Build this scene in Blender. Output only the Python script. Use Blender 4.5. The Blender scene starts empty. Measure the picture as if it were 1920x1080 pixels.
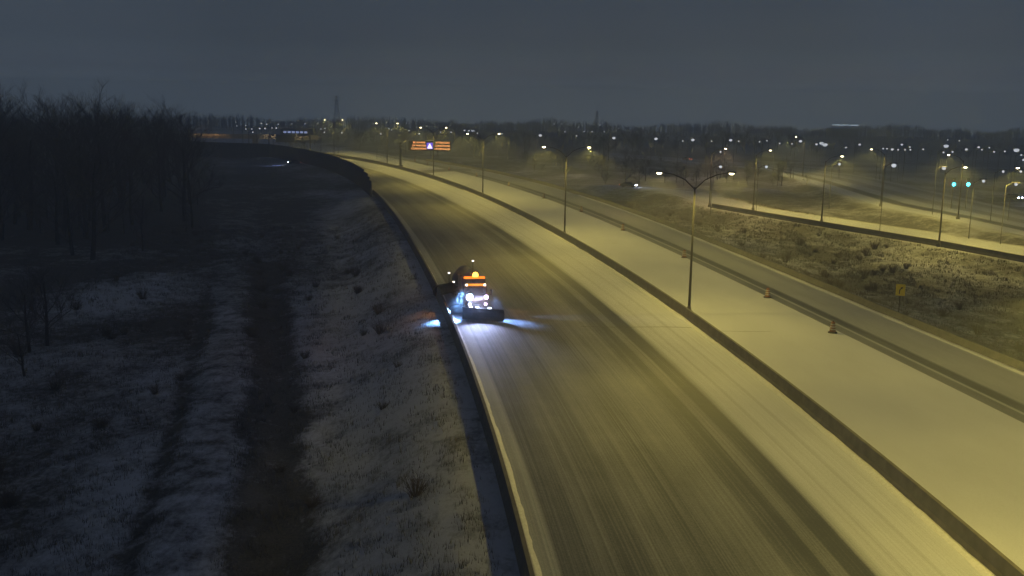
import bpy, bmesh, math, random
import numpy as np
from mathutils import Vector, Matrix, noise as mnoise
random.seed(7); np.random.seed(7)
S = bpy.context.scene; C = S.collection
PI = math.pi
# ------------------------------------------------------------------ camera
F = 1880.0; H = 21.4; PIT = math.atan(340/F); ROL = math.radians(.9)
def ray(x, y):
    u = x-960; v = 540-y; c, s = math.cos(ROL), math.sin(ROL)
    a = (u*c-v*s)/F; b = (u*s+v*c)/F; c, s = math.cos(PIT), math.sin(PIT)
    return (a, c+b*s, -s+b*c)
def at(x, y, z=0.):
    """point of the level plane at height z seen at survey pixel (x, y)"""
    d = ray(x, y); t = (z-H)/d[2]
    return Vector((d[0]*t, d[1]*t, z))
cd = bpy.data.cameras.new('camera'); cam = bpy.data.objects.new('camera', cd); C.objects.link(cam)
c, s = math.cos(ROL), math.sin(ROL); cp, sp = math.cos(PIT), math.sin(PIT)
X = Vector((c, s*sp, s*cp)); Y = Vector((-s, c*sp, c*cp)); Z = -Vector((0, cp, -sp))
M4 = Matrix((X, Y, Z)).transposed().to_4x4(); M4.translation = (0, 0, H)
cam.matrix_world = M4
cd.sensor_width = 36; cd.lens = 36*F/1920; cd.clip_end = 6000; cd.clip_start = .5
S.camera = cam
# ------------------------------------------------------------------ world: night overcast lit by the city
W = bpy.data.worlds.new("World"); S.world = W; W.use_nodes = True
nt = W.node_tree; nt.nodes.clear()
def N(nt, t, **k):
    n = nt.nodes.new(t)
    for a, b in k.items():
        if a in n.inputs.keys() if isinstance(a, str) else False: n.inputs[a].default_value = b
        else: setattr(n, a, b)
    return n
wo = N(nt, 'ShaderNodeOutputWorld'); bg = N(nt, 'ShaderNodeBackground'); bg.inputs['Strength'].default_value = 1.0
tc = N(nt, 'ShaderNodeTexCoord'); sx = N(nt, 'ShaderNodeSeparateXYZ'); nt.links.new(tc.outputs['Generated'], sx.inputs[0])
rp = N(nt, 'ShaderNodeValToRGB'); e = rp.color_ramp.elements
e[0].position = 0.0; e[0].color = (.088, .116, .150, 1)
e[1].position = .5; e[1].color = (.024, .031, .045, 1)
for p_, c_ in ((.016, (.084, .110, .142)), (.03, (.055, .071, .094)), (.06, (.041, .054, .072)), (.14, (.034, .045, .062)), (.26, (.030, .040, .056))):
    q = rp.color_ramp.elements.new(p_); q.color = (*c_, 1)
nt.links.new(sx.outputs['Z'], rp.inputs[0])
nz = N(nt, 'ShaderNodeTexNoise'); nz.inputs['Scale'].default_value = 2.2; nz.inputs['Detail'].default_value = 2
nt.links.new(tc.outputs['Generated'], nz.inputs[0])
mr = N(nt, 'ShaderNodeMapRange'); mr.inputs['From Min'].default_value = .3; mr.inputs['From Max'].default_value = .7
mr.inputs['To Min'].default_value = .8; mr.inputs['To Max'].default_value = 1.15
nt.links.new(nz.outputs[0], mr.inputs[0])
mx = N(nt, 'ShaderNodeVectorMath', operation='SCALE'); nt.links.new(rp.outputs[0], mx.inputs[0]); nt.links.new(mr.outputs[0], mx.inputs['Scale'])
nt.links.new(mx.outputs[0], bg.inputs[0]); nt.links.new(bg.outputs[0], wo.inputs[0])
S.view_settings.view_transform = 'Standard'; S.view_settings.look = 'None'; S.view_settings.exposure = .45; S.view_settings.gamma = 1
S.cycles.use_denoising = True; S.cycles.use_light_tree = True
S.cycles.max_bounces = 4; S.cycles.diffuse_bounces = 2; S.cycles.glossy_bounces = 1; S.cycles.volume_bounces = 2
S.cycles.sample_clamp_indirect = 3
SODIUM = (1.0, .775, .15); ORANGE = (1.0, .6, .22); COLD = (.42, .62, 1.0)
# ------------------------------------------------------------------ materials
MATS = {}
def newmat(name):
    m = bpy.data.materials.new(name); m.use_nodes = True; m.node_tree.nodes.clear()
    o = N(m.node_tree, 'ShaderNodeOutputMaterial'); b = N(m.node_tree, 'ShaderNodeBsdfPrincipled')
    m.node_tree.links.new(b.outputs[0], o.inputs[0]); return m, m.node_tree, b
def mat(name, col, rough=.7, metal=0., var=.25, scale=3., snow=0.):
    """plain material with uneven tone; snow > 0 dusts faces that look up"""
    if name in MATS: return MATS[name]
    m, t, b = newmat(name)
    co = N(t, 'ShaderNodeTexCoord'); n = N(t, 'ShaderNodeTexNoise'); n.inputs['Scale'].default_value = scale; n.inputs['Detail'].default_value = 5
    t.links.new(co.outputs['Object'], n.inputs[0])
    r = N(t, 'ShaderNodeValToRGB'); r.color_ramp.elements[0].position = .3; r.color_ramp.elements[1].position = .7
    r.color_ramp.elements[0].color = (*[v*(1-var) for v in col], 1); r.color_ramp.elements[1].color = (*[min(1, v*(1+var)) for v in col], 1)
    t.links.new(n.outputs[0], r.inputs[0]); last = r.outputs[0]
    if snow:
        g = N(t, 'ShaderNodeNewGeometry'); sz = N(t, 'ShaderNodeSeparateXYZ'); t.links.new(g.outputs['Normal'], sz.inputs[0])
        ma = N(t, 'ShaderNodeMath', operation='MULTIPLY_ADD'); t.links.new(sz.outputs['Z'], ma.inputs[0]); ma.inputs[1].default_value = 3*snow; ma.inputs[2].default_value = -1.9*snow; ma.use_clamp = True
        mm = N(t, 'ShaderNodeMixRGB'); mm.inputs[2].default_value = (.72, .72, .74, 1)
        t.links.new(ma.outputs[0], mm.inputs[0]); t.links.new(last, mm.inputs[1]); last = mm.outputs[0]
    t.links.new(last, b.inputs['Base Color']); b.inputs['Roughness'].default_value = rough; b.inputs['Metallic'].default_value = metal
    MATS[name] = m; return m
def emis(name, col, st):
    if name in MATS: return MATS[name]
    m = bpy.data.materials.new(name); m.use_nodes = True; t = m.node_tree; t.nodes.clear()
    o = N(t, 'ShaderNodeOutputMaterial'); e_ = N(t, 'ShaderNodeEmission'); e_.inputs[0].default_value = (*col, 1); e_.inputs[1].default_value = st
    t.links.new(e_.outputs[0], o.inputs[0]); MATS[name] = m; return m
def road_mat(name, stops, width, base=(.05, .054, .068), snowc=(.6, .62, .7), streak=1., wob=.09):
    """snow dusted asphalt; stops = [(metres across, snow amount)], tracks run along V (metres)"""
    m, t, b = newmat(name)
    uv = N(t, 'ShaderNodeUVMap'); uv.uv_map = 'UVMap'; sp_ = N(t, 'ShaderNodeSeparateXYZ'); t.links.new(uv.outputs[0], sp_.inputs[0])
    def nz_(su, sv, det=3, rough=.6):
        cmb = N(t, 'ShaderNodeVectorMath', operation='MULTIPLY'); cmb.inputs[1].default_value = (su, sv, 0); t.links.new(uv.outputs[0], cmb.inputs[0])
        n = N(t, 'ShaderNodeTexNoise'); n.inputs['Scale'].default_value = 1; n.inputs['Detail'].default_value = det; n.inputs['Roughness'].default_value = rough
        t.links.new(cmb.outputs[0], n.inputs[0]); return n.outputs[0]
    def mth(op, a, b_=None, c_=None, clamp=False):
        n = N(t, 'ShaderNodeMath', operation=op); n.use_clamp = clamp
        for i, v in enumerate((a, b_, c_)):
            if v is None: continue
            if isinstance(v, (int, float)): n.inputs[i].default_value = v
            else: t.links.new(v, n.inputs[i])
        return n.outputs[0]
    w = mth('MULTIPLY_ADD', nz_(.12, .02, 1), wob*2, -wob)
    u = mth('DIVIDE', mth('ADD', sp_.outputs[0], w), width)
    r = N(t, 'ShaderNodeValToRGB'); el = r.color_ramp.elements
    for i, (p, v) in enumerate(stops):
        k = el[i] if i < 2 else el.new(min(1, p/width))
        k.position = min(1, max(0, p/width)); k.color = (v, v, v, 1)
    t.links.new(u, r.inputs[0])
    f = mth('MULTIPLY_ADD', nz_(14, .03, 3), .46*streak, -.23*streak)        # long fine streaks
    f2 = mth('MULTIPLY_ADD', nz_(3.2, .008, 3), .18*streak, -.09*streak)       # broad streaks
    g_ = mth('MULTIPLY_ADD', nz_(11, 7, 3, .75), .34, -.2)                    # grain
    g2 = mth('MULTIPLY_ADD', nz_(.35, .09, 3), .24, -.12)                    # patches
    a = mth('ADD', mth('ADD', mth('ADD', mth('ADD', r.outputs[0], f), f2), g_), g2, clamp=True)
    mm = N(t, 'ShaderNodeMixRGB'); mm.inputs[1].default_value = (*base, 1); mm.inputs[2].default_value = (*snowc, 1)
    t.links.new(a, mm.inputs[0]); t.links.new(mm.outputs[0], b.inputs['Base Color']); b.inputs['Roughness'].default_value = .75
    bp = N(t, 'ShaderNodeBump'); bp.inputs['Strength'].default_value = .35; bp.inputs['Distance'].default_value = .055
    t.links.new(mth('ADD', a, mth('MULTIPLY', nz_(.9, .5, 4), 3.)), bp.inputs['Height']); t.links.new(bp.outputs[0], b.inputs['Normal'])
    return m
# ------------------------------------------------------------------ mesh helpers
class MB:
    def __init__(s): s.v = []; s.f = []; s.m = []
    def quadpts(s, P, faces, mi=0):
        o = len(s.v); s.v += [tuple(p) for p in P]; s.f += [tuple(i+o for i in f) for f in faces]; s.m += [mi]*len(faces)
    def box(s, c, d, rz=0., mi=0, rx=0.):
        R = Matrix.Rotation(rz, 3, 'Z') @ Matrix.Rotation(rx, 3, 'X'); c = Vector(c)
        P = [c + R @ Vector((x*d[0]/2, y*d[1]/2, z*d[2]/2)) for z in (-1, 1) for x, y in ((-1, -1), (1, -1), (1, 1), (-1, 1))]
        s.quadpts(P, [(3, 2, 1, 0), (4, 5, 6, 7), (0, 1, 5, 4), (1, 2, 6, 5), (2, 3, 7, 6), (3, 0, 4, 7)], mi)
    def tube(s, pts, rad, n=8, mi=0, cap=True):
        pts = [Vector(p) for p in pts]; k = len(pts)
        if not hasattr(rad, '__len__'): rad = [rad]*k
        o = len(s.v); rings = []
        for i, p in enumerate(pts):
            d = (pts[min(i+1, k-1)]-pts[max(i-1, 0)]).normalized()
            a = d.cross(Vector((0, 0, 1)) if abs(d.z) < .9 else Vector((1, 0, 0))).normalized(); b = d.cross(a)
            for j in range(n):
                t = 2*PI*j/n; s.v.append(tuple(p + (a*math.cos(t)+b*math.sin(t))*rad[i]))
        for i in range(k-1):
            for j in range(n):
                s.f.append((o+i*n+j, o+i*n+(j+1) % n, o+(i+1)*n+(j+1) % n, o+(i+1)*n+j)); s.m.append(mi)
        if cap:
            s.f.append(tuple(o+j for j in range(n))); s.m.append(mi); s.f.append(tuple(o+(k-1)*n+j for j in reversed(range(n)))); s.m.append(mi)
    def lathe(s, prof, c=(0, 0, 0), n=16, mi=0):
        o = len(s.v); k = len(prof)
        for r, z in prof:
            for j in range(n):
                t = 2*PI*j/n; s.v.append((c[0]+r*math.cos(t), c[1]+r*math.sin(t), c[2]+z))
        for i in range(k-1):
            for j in range(n):
                s.f.append((o+i*n+j, o+i*n+(j+1) % n, o+(i+1)*n+(j+1) % n, o+(i+1)*n+j)); s.m.append(mi)
    def prism(s, poly, y0, y1, mi=0, M=None):
        """poly in local x,z swept along local y"""
        n = len(poly); P = [(x, y0, z) for x, z in poly]+[(x, y1, z) for x, z in poly]
        if M is not None: P = [M @ Vector(p) for p in P]
        s.quadpts(P, [tuple(range(n)), tuple(reversed(range(n, 2*n)))] + [(i, i+n, (i+1) % n+n, (i+1) % n) for i in range(n)], mi)
    def mesh(s, name, mats):
        me = bpy.data.meshes.new(name); me.from_pydata(s.v, [], s.f)
        if not isinstance(mats, (list, tuple)): mats = [mats]
        for m in mats: me.materials.append(m)
        if len(mats) > 1: me.polygons.foreach_set('material_index', s.m)
        bm = bmesh.new(); bm.from_mesh(me); bmesh.ops.recalc_face_normals(bm, faces=bm.faces); bm.to_mesh(me); bm.free()
        return me
    def build(s, name, mats, parent=None, smooth=False):
        me = s.mesh(name, mats)
        if smooth: me.polygons.foreach_set('use_smooth', [True]*len(me.polygons))
        return link(name, me, parent)
def link(name, data, parent=None, loc=None, rz=None):
    o = bpy.data.objects.new(name, data); C.objects.link(o)
    if parent: o.parent = parent
    if loc is not None: o.location = loc
    if rz is not None: o.rotation_euler = (0, 0, rz)
    return o
def tag(o, label=None, cat=None, group=None, kind=None):
    if label: o['label'] = label
    if cat: o['category'] = cat
    if group: o['group'] = group
    if kind: o['kind'] = kind
    return o
def thing(name, label, cat, loc=(0, 0, 0), rz=0., group=None):
    o = link(name, None, None, loc, rz); return tag(o, label, cat, group)
def fancopy(root, kids, loc, rz=0., sc=1., label=None):
    r = root.copy(); C.objects.link(r); r.location = loc; r.rotation_euler = (0, 0, rz); r.scale = (sc, sc, sc)
    if label: r['label'] = label
    for k in kids:
        d = k.copy(); C.objects.link(d); d.parent = r
    return r
# ------------------------------------------------------------------ highway lines  x = f(y) in metres
def line(pts, deg=3, y0=None):
    ys = [p[1] for p in pts]; xs = [p[0] for p in pts]; k = np.polyfit(ys, xs, deg); a, b = min(ys), max(ys); dk = np.polyder(k)
    def f(y):
        if y < a: return float(np.polyval(k, a)+np.polyval(dk, a)*(y-a))
        if y > b: return float(np.polyval(k, b)+np.polyval(dk, b)*(y-b))
        return float(np.polyval(k, y))
    return f
Mx = line([(23.3, 44.1), (22.7, 49.9), (21.6, 60.1), (20.2, 77.2), (17.4, 101.3), (14.5, 128.2), (7.7, 172.4), (-7.2, 236.5), (-21.9, 288.3), (-38.3, 338.6), (-52.1, 373.5), (-70.4, 411.4), (-82.7, 430.3)], 4)
Lx = line([(1.3, 43.4), (.2, 53), (-1.1, 63.1), (-2.7, 75.9), (-4.3, 88.2), (-5.8, 98.3), (-7.8, 110.9), (-10.8, 129.1), (-15.7, 157.2), (-21.6, 186.4), (-27.9, 216.2), (-34.8, 249.3), (-44, 285), (-56.5, 325), (-68.5, 353), (-81.5, 380), (-95, 404)], 4)
Tx = line([(17.2, 43.9), (15.9, 56.2), (14.1, 74.6), (11.3, 98.3), (8.8, 115.6), (3.1, 150.4), (-6.4, 193.1), (-18.3, 241.7), (-32.8, 290.1), (-48.6, 335.9), (-62.5, 372), (-80, 408)], 4)
Rx = line([(35., 76.5), (32.2, 96.4), (30.6, 115.8), (25.2, 145.6), (19.6, 177.8), (14.2, 209.2), (7.3, 239), (-1.3, 274.8), (-11.4, 310.7), (-21.9, 339.8), (-31.2, 365.4)], 3)
Qx = line([(43.1, 82.2), (40.6, 99.6), (38.5, 118.9), (34.6, 146.6), (29.0, 177), (19.7, 235.6), (13., 265), (-9.1, 334.5), (-25.2, 375)], 3)
YS = list(np.arange(-60, 470, 3.0))
def tangent(f, y): 
    v = Vector((f(y+1)-f(y-1), 2, 0)); return v.normalized()
def ribbon(name, cols, us, mt, z=0., ys=YS, ztop=None):
    """cols: x(y) functions left to right with cross metres us; interpolated in between"""
    nc = []; 
    for i in range(len(cols)-1):
        for k in range(8): nc.append((i, k/8))
    nc.append((len(cols)-2, 1.))
    v = []; uv = []; vv = 0
    for j, y in enumerate(ys):
        if j: vv += math.hypot(ys[j]-ys[j-1], cols[0](y)-cols[0](ys[j-1]))
        for i, k in nc:
            x = cols[i](y)*(1-k)+cols[i+1](y)*k; v.append((x, y, z)); uv.append((us[i]*(1-k)+us[i+1]*k, vv))
    n = len(nc); f = [(j*n+i, j*n+i+1, (j+1)*n+i+1, (j+1)*n+i) for j in range(len(ys)-1) for i in range(n-1)]
    me = bpy.data.meshes.new(name); me.from_pydata(v, [], f); me.materials.append(mt)
    ul = me.uv_layers.new(name='UVMap'); li = np.zeros(len(me.loops), int); me.loops.foreach_get('vertex_index', li)
    ul.data.foreach_set('uv', np.array(uv)[li].ravel())
    return tag(link(name, me), kind='structure')
def ribbon2(name, A, B, width, mt, z=0., n=60):
    """ribbon between two polylines of 3-D points"""
    def rs(P):
        P = [Vector(p) for p in P]; L = [0]
        for i in range(1, len(P)): L.append(L[-1]+(P[i]-P[i-1]).length)
        L = np.array(L)/L[-1]; t = np.linspace(0, 1, n)
        return np.stack([np.interp(t, L, [p[k] for p in P]) for k in (0, 1)], 1)
    a, b = rs(A), rs(B); v = []; uv = []; vv = 0; nc = 7
    for j in range(n):
        if j: vv += float(np.linalg.norm(a[j]-a[j-1]))
        for i in range(nc):
            k = i/(nc-1); p = a[j]*(1-k)+b[j]*k; v.append((p[0], p[1], z)); uv.append((k*width, vv))
    f = [(j*nc+i, j*nc+i+1, (j+1)*nc+i+1, (j+1)*nc+i) for j in range(n-1) for i in range(nc-1)]
    me = bpy.data.meshes.new(name); me.from_pydata(v, [], f); me.materials.append(mt)
    ul = me.uv_layers.new(name='UVMap'); li = np.zeros(len(me.loops), int); me.loops.foreach_get('vertex_index', li)
    ul.data.foreach_set('uv', np.array(uv)[li].ravel())
    bm = bmesh.new(); bm.from_mesh(me); bm.normal_update()
    if sum(f_.normal.z for f_ in bm.faces) < 0: bmesh.ops.reverse_faces(bm, faces=bm.faces)
    bm.to_mesh(me); bm.free()
    return tag(link(name, me), kind='structure')
main_m = road_mat('ploughed_lanes', [(0, .42), (.75, .44), (.85, .12), (1.75, .1), (1.9, .16), (2.6, .17), (2.75, .1), (3.6, .1), (3.75, .17), (4.9, .17), (5.05, .11), (5.9, .11), (6.05, .17), (7.7, .18), (7.9, .11), (8.5, .04), (8.85, .03), (8.95, .18), (9.4, .17), (9.5, .0), (10.15, .0), (10.3, .34), (10.6, .7), (11.2, .76), (11.3, .62), (11.45, .8), (12.3, .82), (12.4, .68), (12.55, .86), (14., .92)], 14.)
ribbon('roadway', [Lx, Tx, Mx], [0, 10, 14.], main_m)
snow_m = road_mat('median_snow', [(0, .9), (11, .9), (11.01, .9)], 11., streak=.12)
ribbon('median_ground', [lambda y: Mx(y), lambda y: Rx(y)], [0, 11], snow_m)
opp_m = road_mat('opposite_lanes', [(0, .22), (1.2, .16), (1.3, .5), (1.55, .5), (1.65, .08), (2.7, .06), (2.9, .2), (3.2, .46), (8, .5), (8.4, .66), (9, .62)], 9., streak=.5)
ribbon('opposite_roadway', [Rx, Qx], [0, 9], opp_m)
# crossover track through the median snow
P = [at(700+0, 308)+Vector((0, 0, 0))]
cross_m = road_mat('crossover_track', [(0, .3), (3, .22), (6, .3)], 6.)
# a worn track turning from the median wall across to the opposite lanes
ribbon2('median_crossing', [at(790, 326), at(830, 322), at(885, 320)], [at(775, 321), at(820, 317.5), at(880, 316)], 6., cross_m, z=.006, n=20)
jm = mat('joint_dark', (.06, .055, .05), .9)
for y_, l0, l1 in ((97.5, lambda y: .5*(Tx(y)+Lx(y))+4, lambda y: Mx(y)-.1), (96.5, lambda y: Mx(y)+.9, lambda y: Mx(y)+7), (160, lambda y: Mx(y)+1, lambda y: Mx(y)+8)):
    xs = np.linspace(l0(y_), l1(y_), 12); k_ = [(float(x_), y_+.25*math.sin(x_*.5)+d_, .007) for d_ in (0, .13 if y_ == 97.5 else .08) for x_ in xs]
    me = bpy.data.meshes.new('pavement_joint'); me.from_pydata(k_, [], [(i, i+1, i+13, i+12) for i in range(11)]); me.materials.append(jm); tag(link('pavement_joint', me), kind='structure')
# right hand ramp and upper road
rampN = [at(*p) for p in [(1130, 350), (1240, 358), (1290, 374), (1335, 389), (1440, 407), (1600, 434), (1760, 461), (1920, 491), (2060, 520)]]
rampF = [at(*p) for p in [(1130, 346), (1245, 353), (1320, 363), (1385, 378), (1440, 391), (1600, 415), (1760, 439), (1920, 464), (2060, 487)]]
ramp_m = road_mat('ramp_snow', [(0, .9), (2, .7), (4, .85), (9, .8), (10, .9)], 10., streak=.35)
ribbon2('ramp_road', rampN, rampF, 10., ramp_m, z=.012)
upN = [at(*p) for p in [(1100, 289), (1288, 303), (1440, 318), (1540, 350), (1650, 388), (1795, 415), (1920, 442), (2060, 475)]]
upF = [at(*p) for p in [(1100, 284), (1288, 297), (1440, 308), (1620, 331), (1765, 364), (1850, 383), (1920, 399), (2060, 430)]]
up_m = road_mat('upper_road_snow', [(0, .95), (5, .9), (6, .15), (9, .15), (10, .8), (14, .75), (15.5, .4), (19, .4), (20, .7), (24, .65), (26, .4), (28, .4), (30, .9)], 30., streak=.6)
ribbon2('upper_road', upN, upF, 30., up_m, z=.012)
# ------------------------------------------------------------------ terrain
ditch = line([(at(*p, -3.2).x, at(*p, -3.2).y) for p in [(500, 1080), (508, 900), (522, 700), (505, 560), (495, 470)]], 2)
pathx = line([(at(*p, -2.6).x, at(*p, -2.6).y) for p in [(335, 1080), (372, 900), (405, 720), (430, 600), (428, 530)]], 2)
def sm(a, b, x):
    t = min(1, max(0, (x-a)/(b-a))); return t*t*(3-2*t)
def seg_d(p, P):
    best = 1e9
    for i in range(len(P)-1):
        a, b = P[i], P[i+1]; ab = (b[0]-a[0], b[1]-a[1]); L = ab[0]**2+ab[1]**2
        t = max(0, min(1, ((p[0]-a[0])*ab[0]+(p[1]-a[1])*ab[1])/L))
        best = min(best, math.hypot(p[0]-a[0]-ab[0]*t, p[1]-a[1]-ab[1]*t))
    return best
def terrain(x, y):
    """height, snow cover"""
    l = Lx(y)-x; q = x-Qx(y)
    nz_ = mnoise.noise(Vector((x*.07, y*.05, 0))); n2 = mnoise.noise(Vector((x*.3, y*.2, 4)))
    if l > 0:
        dd = x-ditch(y) if y < 190 else x-ditch(190)+.15*(y-190)*0
        far = sm(190, 260, y)
        z = -3.3*sm(1.5, 12.5, l)*(1-far*.7)
        hump = .3*math.exp(-((x-pathx(y))/3.6)**2)*(1-sm(150, 190, y))
        z += hump + sm(4, 12, l)*(.35*nz_+.16*n2) - .06
        z -= .6*math.exp(-((x-ditch(y))/2.2)**2)*(1-far)
        w = 1-sm(1.8, 3.4, abs(x-ditch(y))+.9*nz_+.8*n2)
        cov = .64-.14*sm(8, 14, l)+.36*nz_+.2*n2
        cov = cov*(1-.85*w*(1-far))  # shade of the ditch put into the ground colour as thinner snow
        ew = 2.0+.35*n2+.9*nz_+.5*mnoise.noise(Vector((x*.9, y*.7, 9))); pth = (1-sm(ew-.5, ew+.6, abs(x-pathx(y))))*(1-sm(138, 165, y)); cov = cov*(1-pth)+(.44+.1*n2+.3*mnoise.noise(Vector((x*.9, y*.8, 2))))*pth
        ed = math.exp(-((x-pathx(y)+2.9)/.6)**2)*(1-sm(120, 150, y)); cov *= 1-.9*ed; z -= .2*ed
        if x < pathx(y)-4 or y > 160: cov = .42+.55*nz_
        pxx = 960+x*F/max(y, 1); cov *= 1-.4*sm(110, 150, y)*sm(12, 20, l); wd = sm(150, 185, y)*(1-sm(340, 420, pxx)); cov *= 1-.93*wd
        cov *= 1-.35*sm(200, 260, y)
        return z, max(0, min(1, cov))
    if q > 0 and y > -20:
        z = -.06-1.2*sm(1, 8, q)*1.0+.5*nz_*sm(2, 8, q)+.15*n2*sm(2, 8, q)
        dn = min(seg_d((x, y), rampN), seg_d((x, y), rampF), seg_d((x, y), upN), seg_d((x, y), upF))
        k = 1-sm(1.5, 9, dn)
        # under the ramp and the upper road stay level
        z = z*(1-k) - .06*k
        cov = .27+.36*nz_+.2*n2 + .4*(1-sm(.3, 3.5, dn)) + .2*sm(100, 140, x)
        return z, max(0, min(1, cov))
    return -.08, .8
def inband(x, y, A, B):
    poly = [(p[0], p[1]) for p in A]+[(p[0], p[1]) for p in reversed(B)]; c_ = False; j = len(poly)-1
    for i in range(len(poly)):
        if (poly[i][1] > y) != (poly[j][1] > y) and x < (poly[j][0]-poly[i][0])*(y-poly[i][1])/(poly[j][1]-poly[i][1])+poly[i][0]: c_ = not c_
        j = i
    return c_
gx = np.concatenate([[-980, -780, -600, -400, -300, -230, -190], np.arange(-165, -62, 2.5), np.arange(-62, 6, .7), np.arange(6, 30, 4.), np.arange(30, 135, 1.6), [140, 150, 165, 185, 220, 280, 380, 600, 980]])
gy = np.concatenate([[-65, -20, 0, 12], np.arange(20, 130, .9), np.arange(130, 270, 1.6), np.arange(270, 480, 5.), [500, 540, 600, 700, 850, 1015]])
V = []; cov = []
for y in gy:
    for x in gx:
        z, c_ = terrain(x, y)
        if x > 10 and (inband(x, y, rampN, rampF) or inband(x, y, upN, upF)): z = -.06
        V.append((x, y, z)); cov.append(c_)
nx = len(gx); Fc = [(j*nx+i, j*nx+i+1, (j+1)*nx+i+1, (j+1)*nx+i) for j in range(len(gy)-1) for i in range(nx-1)]
me = bpy.data.meshes.new('ground'); me.from_pydata(V, [], Fc)
me.polygons.foreach_set('use_smooth', [True]*len(me.polygons))
ca = me.attributes.new('cover', 'FLOAT', 'POINT'); ca.data.foreach_set('value', cov)
m, t, b = newmat('snowy_rough_grass')
co = N(t, 'ShaderNodeTexCoord'); an = N(t, 'ShaderNodeAttribute'); an.attribute_name = 'cover'
def tnoise(sc, det, mp=(1, 1, 1)):
    k = N(t, 'ShaderNodeMapping'); k.inputs['Scale'].default_value = mp; t.links.new(co.outputs['Object'], k.inputs[0])
    n = N(t, 'ShaderNodeTexNoise'); n.inputs['Scale'].default_value = sc; n.inputs['Detail'].default_value = det; n.inputs['Roughness'].default_value = .7
    t.links.new(k.outputs[0], n.inputs[0]); return n.outputs[0]
def mth(op, a, b_=None, c_=None, clamp=False):
    n = N(t, 'ShaderNodeMath', operation=op); n.use_clamp = clamp
    for i, v in enumerate((a, b_, c_)):
        if v is None: continue
        if isinstance(v, (int, float)): n.inputs[i].default_value = v
        else: t.links.new(v, n.inputs[i])
    return n.outputs[0]
s1 = mth('ADD', mth('MULTIPLY', tnoise(.4, 7), 1.1), mth('MULTIPLY', tnoise(2.6, 6, (1, .6, 1)), .9))
a = mth('MULTIPLY', mth('ADD', mth('ADD', an.outputs['Fac'], s1), -1.17), 2.0, clamp=True)
g1 = N(t, 'ShaderNodeValToRGB'); g1.color_ramp.elements[0].color = (.035, .034, .032, 1); g1.color_ramp.elements[1].color = (.11, .1, .085, 1)
g1.color_ramp.elements[0].position = .35; g1.color_ramp.elements[1].position = .7
t.links.new(tnoise(6, 4), g1.inputs[0])
mm = N(t, 'ShaderNodeMixRGB'); t.links.new(a, mm.inputs[0]); t.links.new(g1.outputs[0], mm.inputs[1]); mm.inputs[2].default_value = (.5, .51, .55, 1)
t.links.new(mm.outputs[0], b.inputs['Base Color']); b.inputs['Roughness'].default_value = .9
bp = N(t, 'ShaderNodeBump'); bp.inputs['Strength'].default_value = .7; bp.inputs['Distance'].default_value = .25; t.links.new(tnoise(2.2, 6), bp.inputs['Height']); t.links.new(bp.outputs[0], b.inputs['Normal'])
me.materials.append(m); tag(link('ground', me), kind='structure')
# ------------------------------------------------------------------ concrete barriers
conc = mat('concrete', (.13, .12, .105), .85, var=.22, scale=1.2)
capm = mat('barrier_snow', (.66, .66, .68), .8, var=.1, scale=5)
def barrier(label, pts, h, group=None, wid=.6, cap=False, toe=True):
    o = thing('concrete_barrier', label, 'barrier', pts[0], 0, group); o0 = Vector(pts[0])
    prof = [(-wid/2, 0), (-wid/2, .1), (-.17, .38), (-.11, h), (.11, h), (.17, .38), (wid/2, .1), (wid/2, 0)] if toe else [(-wid/2, 0), (-wid/2, h), (wid/2, h), (wid/2, 0)]
    def sweep(prof, name, mt):
        b_ = MB(); n = len(prof); k = len(pts)
        for i in range(k):
            d = (Vector(pts[min(i+1, k-1)])-Vector(pts[max(i-1, 0)])); d.z = 0; d.normalize(); nrm = Vector((d.y, -d.x, 0))
            for a_, z_ in prof: b_.v.append(tuple(Vector(pts[i])-o0+nrm*a_+Vector((0, 0, z_))))
        for i in range(k-1):
            for j in range(n): b_.f.append((i*n+j, i*n+(j+1) % n, (i+1)*n+(j+1) % n, (i+1)*n+j)); b_.m.append(0)
        b_.f.append(tuple(range(n))); b_.f.append(tuple(reversed(range((k-1)*n, k*n)))); b_.m += [0, 0]
        return b_.build(name, mt, o)
    sweep(prof, 'barrier_wall', conc)
    if cap: tw = .1 if toe else wid/2-.01; sweep([(-tw, h+.003), (-tw*.7, h+.05), (tw*.7, h+.055), (tw, h+.003)], 'snow_cap', capm)
    return o
def pl(f, y0, y1, st, dx=0., z=-.05): return [Vector((f(y)+dx*math.sqrt(1+(tangent(f, y).x/tangent(f, y).y)**2), y, z)) for y in np.arange(y0, y1, st)]
BL = []
BL += [barrier('dark concrete barrier along the dark grass verge left of the plough truck', pl(Lx, -50, 250, 4, -.32), 1.05)]
BL += [barrier('long dark concrete barrier curving between the main lanes and the snowy median with lamp posts', pl(Mx, -50, 466, 4, .35), 1.12, wid=.75)]
BL += [barrier('low concrete barrier on the far side of the opposite lanes, below the yellow curve sign', pl(Qx, -40, 400, 4, .32), .85)]
barrier('concrete barrier on the near edge of the bright ramp road at the right', [p+Vector((0, 0, -.05)) for p in (lambda P: [P[i].lerp(P[i+1], k/4) for i in range(3, len(P)-1) for k in range(4)])(rampN)], .95)
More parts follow.
